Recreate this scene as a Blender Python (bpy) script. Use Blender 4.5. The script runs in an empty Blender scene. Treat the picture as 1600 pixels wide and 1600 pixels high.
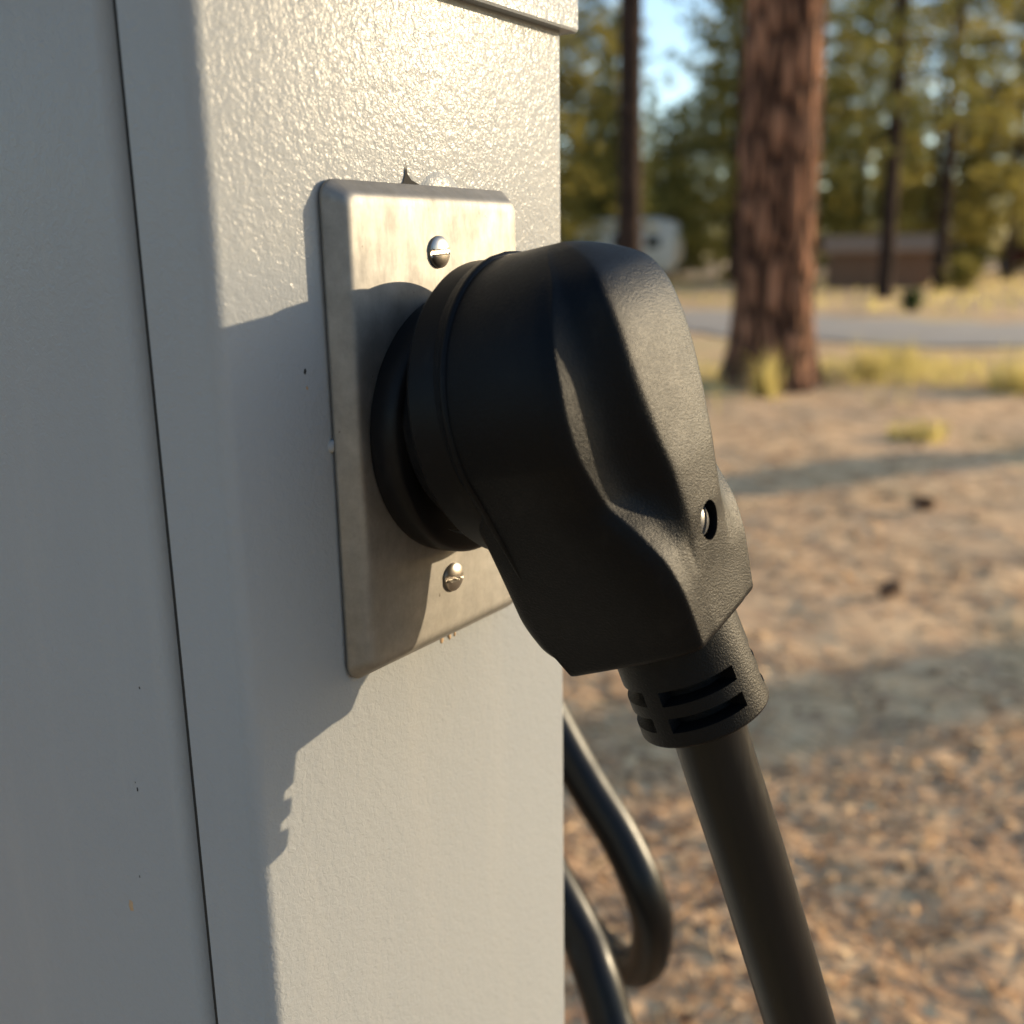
import bpy, bmesh, math, random
import numpy as np
from mathutils import Vector, Matrix

S = bpy.context.scene
COL = S.collection
R = math.radians

# ------------------------------------------------------------------ camera
cam_d = bpy.data.cameras.new("camera")
cam_d.sensor_width = 36.0
cam_d.lens = 36.0
cam_d.clip_start = 0.01
cam_d.clip_end = 2000.0
cam_d.dof.use_dof = True
cam_d.dof.focus_distance = 0.247
cam_d.dof.aperture_fstop = 10.0
cam = bpy.data.objects.new("camera", cam_d)
COL.objects.link(cam)
cam.matrix_world = Matrix(((0.8195517, -0.1242198, 0.5593786, 0.1657842),
                           (0.5727672, 0.2057254, -0.7934827, -0.1992807),
                           (-0.0165121, 0.9706938, 0.2397517, 0.9496479),
                           (0, 0, 0, 1)))
S.camera = cam

# ------------------------------------------------------------------ sky, sun, exposure
SUN_VEC = Vector((1.0, 1.36, 0.367)).normalized()
SUN_EL = math.asin(SUN_VEC.z)
SUN_AZ = math.atan2(SUN_VEC.x, SUN_VEC.y)          # from +Y towards +X
world = bpy.data.worlds.new("World")
S.world = world
world.use_nodes = True
wn = world.node_tree
wn.nodes.clear()
sky = wn.nodes.new("ShaderNodeTexSky")
sky.sky_type = 'NISHITA'
sky.sun_disc = False
sky.sun_elevation = SUN_EL
sky.sun_rotation = SUN_AZ
sky.altitude = 1300
sky.air_density = 1.15
sky.dust_density = 1.6
sky.ozone_density = 1.6
bg = wn.nodes.new("ShaderNodeBackground")
bg.inputs['Strength'].default_value = 0.15
wo = wn.nodes.new("ShaderNodeOutputWorld")
wn.links.new(sky.outputs[0], bg.inputs[0])
wn.links.new(bg.outputs[0], wo.inputs[0])

sun_d = bpy.data.lights.new("sun", 'SUN')
sun_d.energy = 3.35
sun_d.angle = R(0.5)
sun_d.color = (1.0, 0.78, 0.50)
sun = bpy.data.objects.new("sun", sun_d)
COL.objects.link(sun)
sun.rotation_euler = SUN_VEC.to_track_quat('Z', 'Y').to_euler()
sun.location = (20, 27, 8)

S.view_settings.view_transform = 'Standard'
S.view_settings.look = 'None'
S.view_settings.exposure = 1.13
S.view_settings.gamma = 1.0
S.view_settings.use_curve_mapping = False
S.render.engine = 'CYCLES'
S.cycles.use_denoising = True
S.cycles.max_bounces = 6
S.cycles.diffuse_bounces = 3
S.cycles.glossy_bounces = 3
S.cycles.transmission_bounces = 4
S.cycles.caustics_reflective = False
S.cycles.caustics_refractive = False

rng = np.random.default_rng(7)
random.seed(7)
MM = 0.001
ZP = 0.91            # height of the wall plate centre above the ground


# ------------------------------------------------------------------ noise
def _hash(ix, iy, iz, seed):
    h = (ix.astype(np.int64) * 374761393 + iy.astype(np.int64) * 668265263 + iz.astype(np.int64) * 2147483647 + seed * 974634777) & 0xFFFFFFFF
    h = ((h ^ (h >> 13)) * 1274126177) & 0xFFFFFFFF
    h = (h ^ (h >> 16)) & 0xFFFFFFFF
    return h / 4294967295.0


def vnoise(x, y, z=0.0, seed=0):
    x, y, z = np.broadcast_arrays(np.asarray(x, float), np.asarray(y, float), np.asarray(z, float))
    ix, iy, iz = np.floor(x), np.floor(y), np.floor(z)
    fx, fy, fz = x - ix, y - iy, z - iz
    fx, fy, fz = (t * t * (3 - 2 * t) for t in (fx, fy, fz))
    out = 0
    for dx in (0, 1):
        for dy in (0, 1):
            for dz in (0, 1):
                w = (fx if dx else 1 - fx) * (fy if dy else 1 - fy) * (fz if dz else 1 - fz)
                out = out + w * _hash(ix + dx, iy + dy, iz + dz, seed)
    return out * 2 - 1


# ------------------------------------------------------------------ object helpers
def tag(o, label=None, cat=None, group=None, kind=None):
    if label: o["label"] = label
    if cat: o["category"] = cat
    if group: o["group"] = group
    if kind: o["kind"] = kind
    return o


def empty(name, loc=(0, 0, 0), rz=0.0):
    o = bpy.data.objects.new(name, None)
    o.empty_display_size = 0.1
    o.location = loc
    o.rotation_euler = (0, 0, rz)
    COL.objects.link(o)
    return o


def mesh_obj(name, verts, faces, mat, parent=None, smooth=True, sharp=None):
    """verts in world space, parent an unrotated empty: children are stored relative to it"""
    V = np.asarray(verts, float)
    off = np.zeros(3)
    p = parent
    while p is not None:
        off += np.array(p.location)
        p = p.parent
    me = bpy.data.meshes.new(name)
    me.from_pydata([tuple(v) for v in (V - off)], [], [tuple(int(i) for i in f) for f in faces])
    me.update()
    bm = bmesh.new()
    bm.from_mesh(me)
    bmesh.ops.recalc_face_normals(bm, faces=bm.faces)
    bm.to_mesh(me)
    bm.free()
    if smooth:
        me.polygons.foreach_set('use_smooth', [True] * len(me.polygons))
        if sharp is not None:
            me.set_sharp_from_angle(angle=R(sharp))
    if mat: me.materials.append(mat)
    o = bpy.data.objects.new(name, me)
    COL.objects.link(o)
    if parent is not None: o.parent = parent
    return o


def fast_obj(name, V, F, mat, parent=None, smooth=False):
    """numpy verts, triangle array; local coordinates"""
    V = np.ascontiguousarray(V, np.float32)
    F = np.ascontiguousarray(F, np.int32)
    me = bpy.data.meshes.new(name)
    n, k = F.shape
    me.vertices.add(len(V))
    me.vertices.foreach_set('co', V.ravel())
    me.loops.add(n * k)
    me.loops.foreach_set('vertex_index', F.ravel())
    me.polygons.add(n)
    me.polygons.foreach_set('loop_start', np.arange(0, n * k, k, dtype=np.int32))
    me.update(calc_edges=True)
    if smooth: me.polygons.foreach_set('use_smooth', np.ones(n, bool))
    me.validate()
    if mat: me.materials.append(mat)
    o = bpy.data.objects.new(name, me)
    COL.objects.link(o)
    if parent is not None: o.parent = parent
    return o


def grid_faces(nu, nv, wrap_v=True, off=0):
    F = []
    for i in range(nu - 1):
        for j in range(nv if wrap_v else nv - 1):
            a = off + i * nv + j
            b = off + i * nv + (j + 1) % nv
            F.append((a, b, b + nv, a + nv))
    return F


def grid_faces_np(nu, nv, wrap_v=True):
    i = np.arange(nu - 1)[:, None]
    j = np.arange(nv if wrap_v else nv - 1)[None, :]
    a = i * nv + j
    b = i * nv + (j + 1) % nv
    return np.stack([a, b, b + nv, a + nv], -1).reshape(-1, 4)


def Wp(a, b, z):
    """pedestal-local millimetres (a along the socket face, b out of it, z up from plate centre) -> world metres"""
    return (b * MM, a * MM, z * MM + ZP)


def box_mm(name, a0, a1, b0, b1, z0, z1, mat, parent, bevel=0.6, seg=3):
    bm = bmesh.new()
    bmesh.ops.create_cube(bm, size=1.0)
    for v in bm.verts:
        v.co = Vector(Wp(a0 + (v.co.y + .5) * (a1 - a0), b0 + (v.co.x + .5) * (b1 - b0), z0 + (v.co.z + .5) * (z1 - z0)))
    if bevel: bmesh.ops.bevel(bm, geom=bm.edges[:], offset=bevel * MM, segments=seg, profile=0.5, affect='EDGES')
    bmesh.ops.recalc_face_normals(bm, faces=bm.faces)
    V = [v.co.copy() for v in bm.verts]
    bm.verts.index_update()
    F = [[v.index for v in f.verts] for f in bm.faces]
    bm.free()
    return mesh_obj(name, V, F, mat, parent, sharp=40)


def tube(path, rad, n=20, caps=True):
    """tube of constant or varying radius along a list of Vectors"""
    P = [Vector(p) for p in path]
    rads = rad if hasattr(rad, '__len__') else [rad] * len(P)
    T = [(P[min(i + 1, len(P) - 1)] - P[max(i - 1, 0)]).normalized() for i in range(len(P))]
    nrm = T[0].orthogonal().normalized()
    V, F = [], []
    for i, p in enumerate(P):
        nrm = (nrm - T[i] * nrm.dot(T[i])).normalized()
        bn = T[i].cross(nrm)
        for k in range(n):
            t = 2 * math.pi * k / n
            V.append(p + (nrm * math.cos(t) + bn * math.sin(t)) * rads[i])
    F = grid_faces(len(P), n)
    if caps:
        F.append(tuple(reversed(range(n))))
        F.append(tuple(range((len(P) - 1) * n, len(P) * n)))
    return V, F


def spline(pts, m=12):
    P = [Vector(p) for p in pts]
    P = [P[0] * 2 - P[1]] + P + [P[-1] * 2 - P[-2]]
    out = []
    for i in range(1, len(P) - 2):
        for k in range(m):
            t = k / m
            a, b, c, d = P[i - 1], P[i], P[i + 1], P[i + 2]
            out.append(0.5 * ((2 * b) + (c - a) * t + (2 * a - 5 * b + 4 * c - d) * t * t + (3 * b - a - 3 * c + d) * t ** 3))
    out.append(P[-2])
    return out


def pchip(xk, yk, x):
    xk = np.asarray(xk, float); yk = np.asarray(yk, float)
    if xk[0] > xk[-1]: xk, yk = xk[::-1], yk[::-1]
    h = np.diff(xk); d = np.diff(yk) / h
    m = np.zeros(len(xk))
    m[0], m[-1] = d[0], d[-1]
    for i in range(1, len(xk) - 1):
        if d[i - 1] * d[i] > 0:
            w1, w2 = 2 * h[i] + h[i - 1], h[i] + 2 * h[i - 1]
            m[i] = (w1 + w2) / (w1 / d[i - 1] + w2 / d[i])
    x = np.clip(x, xk[0], xk[-1])
    k = np.clip(np.searchsorted(xk, x) - 1, 0, len(h) - 1)
    t = (x - xk[k]) / h[k]
    return ((2 * t ** 3 - 3 * t ** 2 + 1) * yk[k] + (t ** 3 - 2 * t ** 2 + t) * h[k] * m[k]
            + (-2 * t ** 3 + 3 * t ** 2) * yk[k + 1] + (t ** 3 - t ** 2) * h[k] * m[k + 1])


# ------------------------------------------------------------------ materials
def new_mat(name):
    m = bpy.data.materials.new(name)
    m.use_nodes = True
    nt = m.node_tree
    b = nt.nodes['Principled BSDF']
    return m, nt, b


def N(nt, typ, **kw):
    n = nt.nodes.new(typ)
    for k, v in kw.items():
        if k.startswith('in_'):
            key = k[3:]
            key = int(key) if key.isdigit() else key.replace('_', ' ')
            n.inputs[key].default_value = v
        else:
            setattr(n, k, v)
    return n


def ramp(nt, fac, stops):
    r = nt.nodes.new('ShaderNodeValToRGB')
    els = r.color_ramp.elements
    while len(els) < len(stops): els.new(0.5)
    for e, (p, c) in zip(els, stops):
        e.position = p
        e.color = c if len(c) == 4 else (*c, 1)
    nt.links.new(fac, r.inputs[0])
    return r.outputs[0]


def mixc(nt, fac, a, b, mode='MIX'):
    n = nt.nodes.new('ShaderNodeMix')
    n.data_type = 'RGBA'
    n.blend_type = mode
    for s, v in ((n.inputs['Factor'], fac), (n.inputs[6], a), (n.inputs[7], b)):
        if isinstance(v, (int, float)): s.default_value = v
        elif isinstance(v, tuple): s.default_value = (*v, 1) if len(v) == 3 else v
        else: nt.links.new(v, s)
    return n.outputs[2]


def math_n(nt, op, a, b=None):
    n = nt.nodes.new('ShaderNodeMath')
    n.operation = op
    for s, v in zip(n.inputs, (a, b)):
        if v is None: continue
        if isinstance(v, (int, float)): s.default_value = v
        else: nt.links.new(v, s)
    return n.outputs[0]


def geo_pos(nt):
    return nt.nodes.new('ShaderNodeNewGeometry').outputs['Position']


def noise(nt, vec, scale, detail=2.0, rough=0.5, dist=0.0):
    n = nt.nodes.new('ShaderNodeTexNoise')
    n.inputs['Scale'].default_value = scale
    n.inputs['Detail'].default_value = detail
    n.inputs['Roughness'].default_value = rough
    n.inputs['Distortion'].default_value = dist
    nt.links.new(vec, n.inputs['Vector'])
    return n.outputs['Fac']


def bump(nt, h, strength, dist, normal=None):
    n = nt.nodes.new('ShaderNodeBump')
    n.inputs['Strength'].default_value = strength
    n.inputs['Distance'].default_value = dist
    nt.links.new(h, n.inputs['Height'])
    if normal is not None: nt.links.new(normal, n.inputs['Normal'])
    return n.outputs['Normal']


def scaled(nt, vec, sx, sy, sz):
    n = nt.nodes.new('ShaderNodeVectorMath')
    n.operation = 'MULTIPLY'
    nt.links.new(vec, n.inputs[0])
    n.inputs[1].default_value = (sx, sy, sz)
    return n.outputs[0]


def mat_paint():
    m, nt, b = new_mat('grey_powder_coat')
    p = geo_pos(nt)
    big = noise(nt, p, 9.0, 3)
    col = mixc(nt, big, (0.255, 0.274, 0.292), (0.282, 0.299, 0.312))
    # fly specks, chipped dots
    vo = nt.nodes.new('ShaderNodeTexVoronoi')
    vo.inputs['Scale'].default_value = 105
    nt.links.new(p, vo.inputs['Vector'])
    sel = math_n(nt, 'GREATER_THAN', noise(nt, p, 62, 1), 0.66)
    rad = math_n(nt, 'MULTIPLY', noise(nt, p, 700, 2), 0.13)
    dot = math_n(nt, 'LESS_THAN', vo.outputs['Distance'], rad)
    spk = math_n(nt, 'MULTIPLY', sel, dot)
    col = mixc(nt, spk, col, (0.03, 0.028, 0.025))
    # faint vertical run marks and dust
    dust = noise(nt, scaled(nt, p, 60, 60, 6), 1.0, 4, 0.6)
    dustf = math_n(nt, 'MULTIPLY', math_n(nt, 'SUBTRACT', dust, 0.52), 0.35)
    dustf = math_n(nt, 'MAXIMUM', dustf, 0.0)
    col = mixc(nt, dustf, col, (0.50, 0.46, 0.40))
    nt.links.new(col, b.inputs['Base Color'])
    rr = math_n(nt, 'MULTIPLY_ADD', noise(nt, p, 30, 3), 0.10)
    rr.node.inputs[2].default_value = 0.17
    nt.links.new(rr, b.inputs['Roughness'])
    b.inputs['Specular IOR Level'].default_value = 0.055
    n1 = noise(nt, p, 800, 2.0, 0.5, 0.8)
    n2 = noise(nt, p, 260, 1.0, 0.5, 0.3)
    h = math_n(nt, 'MULTIPLY_ADD', n2, 0.8)
    nt.links.new(n1, h.node.inputs[2])
    nt.links.new(bump(nt, h, 1.0, 0.00019), b.inputs['Normal'])
    return m


def mat_steel():
    m, nt, b = new_mat('weathered_stainless')
    p = geo_pos(nt)
    b.inputs['Metallic'].default_value = 1.0
    n = ramp(nt, noise(nt, p, 170, 6, 0.7), [(0.30, (0, 0, 0)), (0.70, (1, 1, 1))])
    col = mixc(nt, n, (0.21, 0.207, 0.198), (0.29, 0.285, 0.272))
    spots = math_n(nt, 'GREATER_THAN', noise(nt, p, 420, 3, 0.6), 0.735)
    col = mixc(nt, math_n(nt, 'MULTIPLY', spots, 0.7), col, (0.10, 0.085, 0.07))
    nt.links.new(col, b.inputs['Base Color'])
    sc = noise(nt, scaled(nt, p, 500, 1400, 260), 1.0, 4, 0.7)
    wl = noise(nt, scaled(nt, p, 120, 160, 60), 1.0, 4, 0.6)
    rgh = math_n(nt, 'MULTIPLY_ADD', wl, 0.30)
    nt.links.new(math_n(nt, 'MULTIPLY_ADD', sc, 0.14), rgh.node.inputs[2])
    rgh.node.inputs[2].links[0].from_node.inputs[2].default_value = 0.42
    nt.links.new(rgh, b.inputs['Roughness'])
    nt.links.new(bump(nt, sc, 0.35, 0.00004), b.inputs['Normal'])
    return m


def mat_plastic(name, base, rough, grain, strength, scuff=0.15):
    m, nt, b = new_mat(name)
    p = geo_pos(nt)
    sc = noise(nt, scaled(nt, p, 90, 90, 40), 1.0, 5, 0.7)
    sc = math_n(nt, 'MAXIMUM', math_n(nt, 'MULTIPLY', math_n(nt, 'SUBTRACT', sc, 0.55), scuff * 4), 0.0)
    col = mixc(nt, sc, base, (0.045, 0.042, 0.038))
    nt.links.new(col, b.inputs['Base Color'])
    rr = math_n(nt, 'MULTIPLY_ADD', noise(nt, p, 150, 3), 0.12)
    rr.node.inputs[2].default_value = rough - 0.06
    nt.links.new(rr, b.inputs['Roughness'])
    b.inputs['Specular IOR Level'].default_value = 0.12
    b.inputs['Specular Tint'].default_value = (0.88, 0.95, 1.0, 1.0)
    h = noise(nt, p, grain, 2.0, 0.6)
    nt.links.new(bump(nt, h, strength, 0.00016), b.inputs['Normal'])
    return m


def mat_cable():
    m, nt, b = new_mat('black_cable_jacket')
    p = geo_pos(nt)
    streak = noise(nt, scaled(nt, p, 420, 420, 22), 1.0, 4, 0.65)
    f = math_n(nt, 'MAXIMUM', math_n(nt, 'MULTIPLY', math_n(nt, 'SUBTRACT', streak, 0.66), 1.5), 0.0)
    col = mixc(nt, f, (0.004, 0.004, 0.005), (0.10, 0.09, 0.075))
    nt.links.new(col, b.inputs['Base Color'])
    b.inputs['Specular Tint'].default_value = (0.88, 0.95, 1.0, 1.0)
    rr = math_n(nt, 'MULTIPLY_ADD', streak, 0.25)
    rr.node.inputs[2].default_value = 0.22
    b.inputs['Specular IOR Level'].default_value = 0.25
    nt.links.new(rr, b.inputs['Roughness'])
    h = noise(nt, scaled(nt, p, 900, 900, 130), 1.0, 3)
    nt.links.new(bump(nt, h, 0.3, 0.00008), b.inputs['Normal'])
    return m


def mat_simple(name, col, rough=0.5, metal=0.0, col2=None, scale=20.0, bstr=0.0, bdist=0.01):
    m, nt, b = new_mat(name)
    p = geo_pos(nt)
    n = noise(nt, p, scale, 4, 0.6)
    c = mixc(nt, n, col, col2 if col2 else tuple(v * 0.75 for v in col))
    nt.links.new(c, b.inputs['Base Color'])
    b.inputs['Roughness'].default_value = rough
    b.inputs['Metallic'].default_value = metal
    if bstr: nt.links.new(bump(nt, n, bstr, bdist), b.inputs['Normal'])
    return m


def mat_bark(name, plate, furrow, scale=1.0):
    m, nt, b = new_mat(name)
    tc = nt.nodes.new('ShaderNodeTexCoord').outputs['Object']
    v = scaled(nt, tc, 11 * scale, 11 * scale, 2.6 * scale)
    vo = nt.nodes.new('ShaderNodeTexVoronoi')
    vo.feature = 'DISTANCE_TO_EDGE'
    vo.inputs['Scale'].default_value = 1.0
    w = nt.nodes.new('ShaderNodeVectorMath')
    w.operation = 'ADD'
    nz = nt.nodes.new('ShaderNodeTexNoise')
    nz.inputs['Scale'].default_value = 1.3
    nz.inputs['Detail'].default_value = 3
    nt.links.new(v, nz.inputs['Vector'])
    nt.links.new(v, w.inputs[0])
    nt.links.new(nz.outputs['Color'], w.inputs[1])
    nt.links.new(w.outputs[0], vo.inputs['Vector'])
    e = ramp(nt, vo.outputs['Distance'], [(0.0, (0, 0, 0)), (0.30, (1, 1, 1))])
    fl = noise(nt, scaled(nt, tc, 40 * scale, 40 * scale, 14 * scale), 1.0, 4, 0.6)
    c1 = mixc(nt, fl, tuple(x * 0.6 for x in plate), tuple(min(1, x * 1.3) for x in plate))
    col = mixc(nt, e, furrow, c1)
    nt.links.new(col, b.inputs['Base Color'])
    b.inputs['Roughness'].default_value = 0.9
    b.inputs['Specular IOR Level'].default_value = 0.15
    h = math_n(nt, 'MULTIPLY_ADD', fl, 0.35)
    nt.links.new(e, h.node.inputs[2])
    nt.links.new(bump(nt, h, 0.9, 0.035), b.inputs['Normal'])
    return m


def mat_leaf(name, dark, light, trans, mixf=0.35):
    m, nt, b = new_mat(name)
    rnd = nt.nodes.new('ShaderNodeNewGeometry').outputs['Random Per Island']
    oi = nt.nodes.new('ShaderNodeObjectInfo').outputs['Random']
    c = mixc(nt, rnd, dark, light)
    hv = nt.nodes.new('ShaderNodeHueSaturation')
    nt.links.new(c, hv.inputs['Color'])
    mr = math_n(nt, 'MULTIPLY_ADD', oi, 0.7)
    mr.node.inputs[2].default_value = 0.65
    nt.links.new(mr, hv.inputs['Value'])
    nt.links.new(hv.outputs[0], b.inputs['Base Color'])
    b.inputs['Roughness'].default_value = 0.6
    b.inputs['Specular IOR Level'].default_value = 0.08
    t = nt.nodes.new('ShaderNodeBsdfTranslucent')
    t.inputs['Color'].default_value = (*trans, 1)
    mx = nt.nodes.new('ShaderNodeMixShader')
    mx.inputs[0].default_value = mixf
    out = nt.nodes['Material Output']
    nt.links.new(b.outputs[0], mx.inputs[1])
    nt.links.new(t.outputs[0], mx.inputs[2])
    nt.links.new(mx.outputs[0], out.inputs['Surface'])
    return m


def mat_litter(name, cols):
    m, nt, b = new_mat(name)
    rnd = nt.nodes.new('ShaderNodeNewGeometry').outputs['Random Per Island']
    c = ramp(nt, rnd, [(i / (len(cols) - 1), k) for i, k in enumerate(cols)])
    nt.links.new(c, b.inputs['Base Color'])
    b.inputs['Roughness'].default_value = 0.85
    b.inputs['Specular IOR Level'].default_value = 0.06
    return m


def mat_ground():
    m, nt, b = new_mat('needle_covered_dirt')
    p = geo_pos(nt)
    n1 = noise(nt, p, 1.1, 4, 0.6)
    n2 = noise(nt, scaled(nt, p, 1.0, 1.0, 1.0), 8, 6, 0.68)
    n3 = noise(nt, p, 70, 4, 0.65)
    c = mixc(nt, ramp(nt, n2, [(0.36, (0, 0, 0)), (0.60, (1, 1, 1))]), (0.34, 0.19, 0.10), (0.84, 0.56, 0.30))
    c = mixc(nt, math_n(nt, 'MULTIPLY', n3, 0.45), c, (0.62, 0.40, 0.225))
    c = mixc(nt, ramp(nt, n1, [(0.42, (0, 0, 0)), (0.62, (0.55, 0.55, 0.55))]), c, (0.56, 0.385, 0.24))
    # dry straw patches further off
    straw = noise(nt, p, 0.35, 4, 0.6)
    c = mixc(nt, ramp(nt, straw, [(0.50, (0, 0, 0)), (0.62, (0.65, 0.65, 0.65))]), c, (0.58, 0.44, 0.20))
    nt.links.new(c, b.inputs['Base Color'])
    b.inputs['Roughness'].default_value = 0.92
    b.inputs['Specular IOR Level'].default_value = 0.15
    h = math_n(nt, 'MULTIPLY_ADD', n3, 0.45)
    nt.links.new(n2, h.node.inputs[2])
    nt.links.new(bump(nt, h, 0.6, 0.012), b.inputs['Normal'])
    return m


M = {}
M['paint'] = mat_paint()
M['steel'] = mat_steel()
M['screw'] = mat_simple('screw_steel', (0.42, 0.40, 0.37), 0.32, 1.0, (0.30, 0.28, 0.25), 900)
M['dark_screw'] = mat_simple('dull_dark_screw', (0.11, 0.11, 0.11), 0.35, 0.0, (0.05, 0.05, 0.05), 900)
M['plug'] = mat_plastic('black_plug_rubber', (0.0022, 0.0026, 0.0038), 0.40, 2500, 1.0)
M['collar'] = mat_plastic('black_strain_relief', (0.004, 0.004, 0.0045), 0.44, 2100, 1.0)
M['boot'] = mat_plastic('black_smooth_rubber', (0.0035, 0.0036, 0.0045), 0.42, 1800, 0.25, 0.3)
M['socket'] = mat_plastic('black_socket', (0.006, 0.006, 0.007), 0.38, 900, 0.15, 0.2)
M['cable'] = mat_cable()
M['gasket'] = mat_simple('black_gasket_and_gap_shade', (0.012, 0.012, 0.012), 0.8)
M['rust'] = mat_simple('rusty_chip', (0.45, 0.33, 0.20), 0.8, 0, (0.25, 0.15, 0.08), 900)
M['hole'] = mat_simple('dark_gap', (0.008, 0.008, 0.008), 0.9)
M['brass'] = mat_simple('brass', (0.55, 0.40, 0.16), 0.35, 1.0)
M['bark'] = mat_bark('ponderosa_bark', (0.37, 0.18, 0.104), (0.016, 0.008, 0.006))
M['bark2'] = mat_bark('dark_bark', (0.085, 0.052, 0.038), (0.02, 0.014, 0.012), 1.6)
M['leaf_a'] = mat_leaf('pine_needles', (0.030, 0.038, 0.014), (0.28, 0.25, 0.075), (0.52, 0.44, 0.11))
M['leaf_b'] = mat_leaf('fir_needles', (0.020, 0.031, 0.014), (0.13, 0.145, 0.05), (0.32, 0.31, 0.09))
M['leaf_c'] = mat_leaf('shrub_leaves', (0.025, 0.05, 0.015), (0.06, 0.10, 0.03), (0.08, 0.12, 0.03))
M['leaf_y'] = mat_leaf('yellow_shrub_leaves', (0.12, 0.11, 0.03), (0.25, 0.22, 0.06), (0.3, 0.26, 0.06))
M['grass'] = mat_leaf('dry_grass_blades', (0.30, 0.26, 0.10), (0.62, 0.52, 0.24), (0.68, 0.58, 0.22), 0.5)
M['litter'] = mat_litter('pine_litter', [(0.18, 0.10, 0.055), (0.42, 0.24, 0.125), (0.66, 0.43, 0.225), (0.80, 0.57, 0.32), (0.58, 0.40, 0.245), (0.28, 0.175, 0.105)])
M['ground'] = mat_ground()
M['road'] = mat_simple('worn_gravel_road', (0.27, 0.23, 0.19), 0.9, 0, (0.38, 0.33, 0.275), 3.0, 0.4, 0.01)
M['white'] = mat_simple('white_fibreglass', (0.72, 0.71, 0.68), 0.35, 0, (0.66, 0.65, 0.62), 2)
M['glass'] = mat_simple('dark_window_glass', (0.02, 0.025, 0.03), 0.05)
M['tyre'] = mat_simple('tyre_rubber', (0.02, 0.02, 0.02), 0.8)
M['rim'] = mat_simple('wheel_rim', (0.45, 0.45, 0.46), 0.35, 0.8)
M['wood'] = mat_simple('brown_board', (0.20, 0.105, 0.06), 0.8, 0, (0.13, 0.07, 0.04), 6, 0.3)
M['roof'] = mat_simple('tan_shingle', (0.34, 0.195, 0.11), 0.9, 0, (0.26, 0.145, 0.085), 8)
M['carpaint_dark'] = mat_simple('dark_car_paint', (0.02, 0.022, 0.028), 0.25)
M['carpaint_red'] = mat_simple('dark_red_car_paint', (0.10, 0.012, 0.014), 0.25)
M['cone'] = mat_simple('pine_cone_brown', (0.20, 0.115, 0.065), 0.7, 0, (0.13, 0.075, 0.045), 60)
M['lamp'] = mat_simple('lamp_lens', (0.6, 0.6, 0.6), 0.15)

# ------------------------------------------------------------------ ground and road
CAMX, CAMY = 0.166, -0.199
FW = Vector((-0.5762, 0.8173)); RT = Vector((0.8173, 0.5762))


def rf(r, f):
    """metres to the right of and in front of the camera spot -> world x, y"""
    return (CAMX + RT.x * r + FW.x * f, CAMY + RT.y * r + FW.y * f)


road_pts = [Vector((*rf(r, f), 0)) for r, f in [(60, -14), (30, 1), (18, 7), (12, 9.6), (8, 11.4), (5.2, 12.9), (3.4, 15.5), (1.2, 18.6), (-4, 21.2), (-14, 22.5), (-40, 22)]]
road_c = spline(road_pts, 14)
road_np = np.array([(p.x, p.y) for p in road_c])
ROAD_HW = 1.95


def road_dist(x, y):
    d = np.full(np.shape(x), 1e9)
    for i in range(len(road_np) - 1):
        a, b = road_np[i], road_np[i + 1]
        ab = b - a
        t = np.clip(((x - a[0]) * ab[0] + (y - a[1]) * ab[1]) / (ab @ ab), 0, 1)
        d = np.minimum(d, np.hypot(x - a[0] - t * ab[0], y - a[1] - t * ab[1]))
    return d


def ground_z(x, y):
    x = np.asarray(x, float); y = np.asarray(y, float)
    z = 0.008 * vnoise(x * 5.1, y * 5.1, 0, 1) + 0.0045 * vnoise(x * 13, y * 13, 0, 2) + 0.02 * vnoise(x * 1.3, y * 1.3, 0, 3) + 0.002 * vnoise(x * 29, y * 29, 0, 4)
    rd = road_dist(x, y)
    k = np.clip((rd - ROAD_HW - 0.1) / 0.8, 0, 1)
    fade = np.clip(1.6 - np.hypot(x, y) / 40, 0.25, 1)
    return z * k * fade - 0.035 * (1 - k)


radii = np.concatenate([np.linspace(0.02, 0.6, 12), np.geomspace(0.62, 14, 230), np.geomspace(14.4, 600, 60)])
NS = 520
th = np.linspace(0, 2 * np.pi, NS, endpoint=False)
gx = radii[:, None] * np.cos(th)[None, :]
gy = radii[:, None] * np.sin(th)[None, :]
gz = ground_z(gx, gy)
GV = np.stack([gx, gy, gz], -1).reshape(-1, 3)
GV = np.vstack([GV, [[0, 0, float(gz[0].mean())]]])
g = fast_obj('ground', GV[:-1], grid_faces_np(len(radii), NS), M['ground'], smooth=True)
tag(g, 'dry brown dirt ground strewn with pine needles', None, None, 'structure')

rv, rfc = [], []
for i, p in enumerate(road_c):
    t = (road_c[min(i + 1, len(road_c) - 1)] - road_c[max(i - 1, 0)]).normalized()
    n_ = Vector((-t.y, t.x, 0))
    for k in range(9):
        s = -1 + k / 4
        wv = ROAD_HW + 0.18 * math.sin(i * 0.9 + (3 if s > 0 else 0))
        rv.append(p + n_ * s * wv + Vector((0, 0, 0.03 * (1 - s * s) - 0.012)))
rfc = grid_faces(len(road_c), 9, wrap_v=False)
o = mesh_obj('road', rv, rfc, M['road'])
tag(o, 'worn grey campground road curving behind the big pine', None, None, 'structure')

# ------------------------------------------------------------------ pedestal
ped = empty('power_pedestal', (-0.08, 0.0, 0.0))
tag(ped, 'grey painted metal power pedestal box with pebbled finish', 'pedestal')


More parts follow.
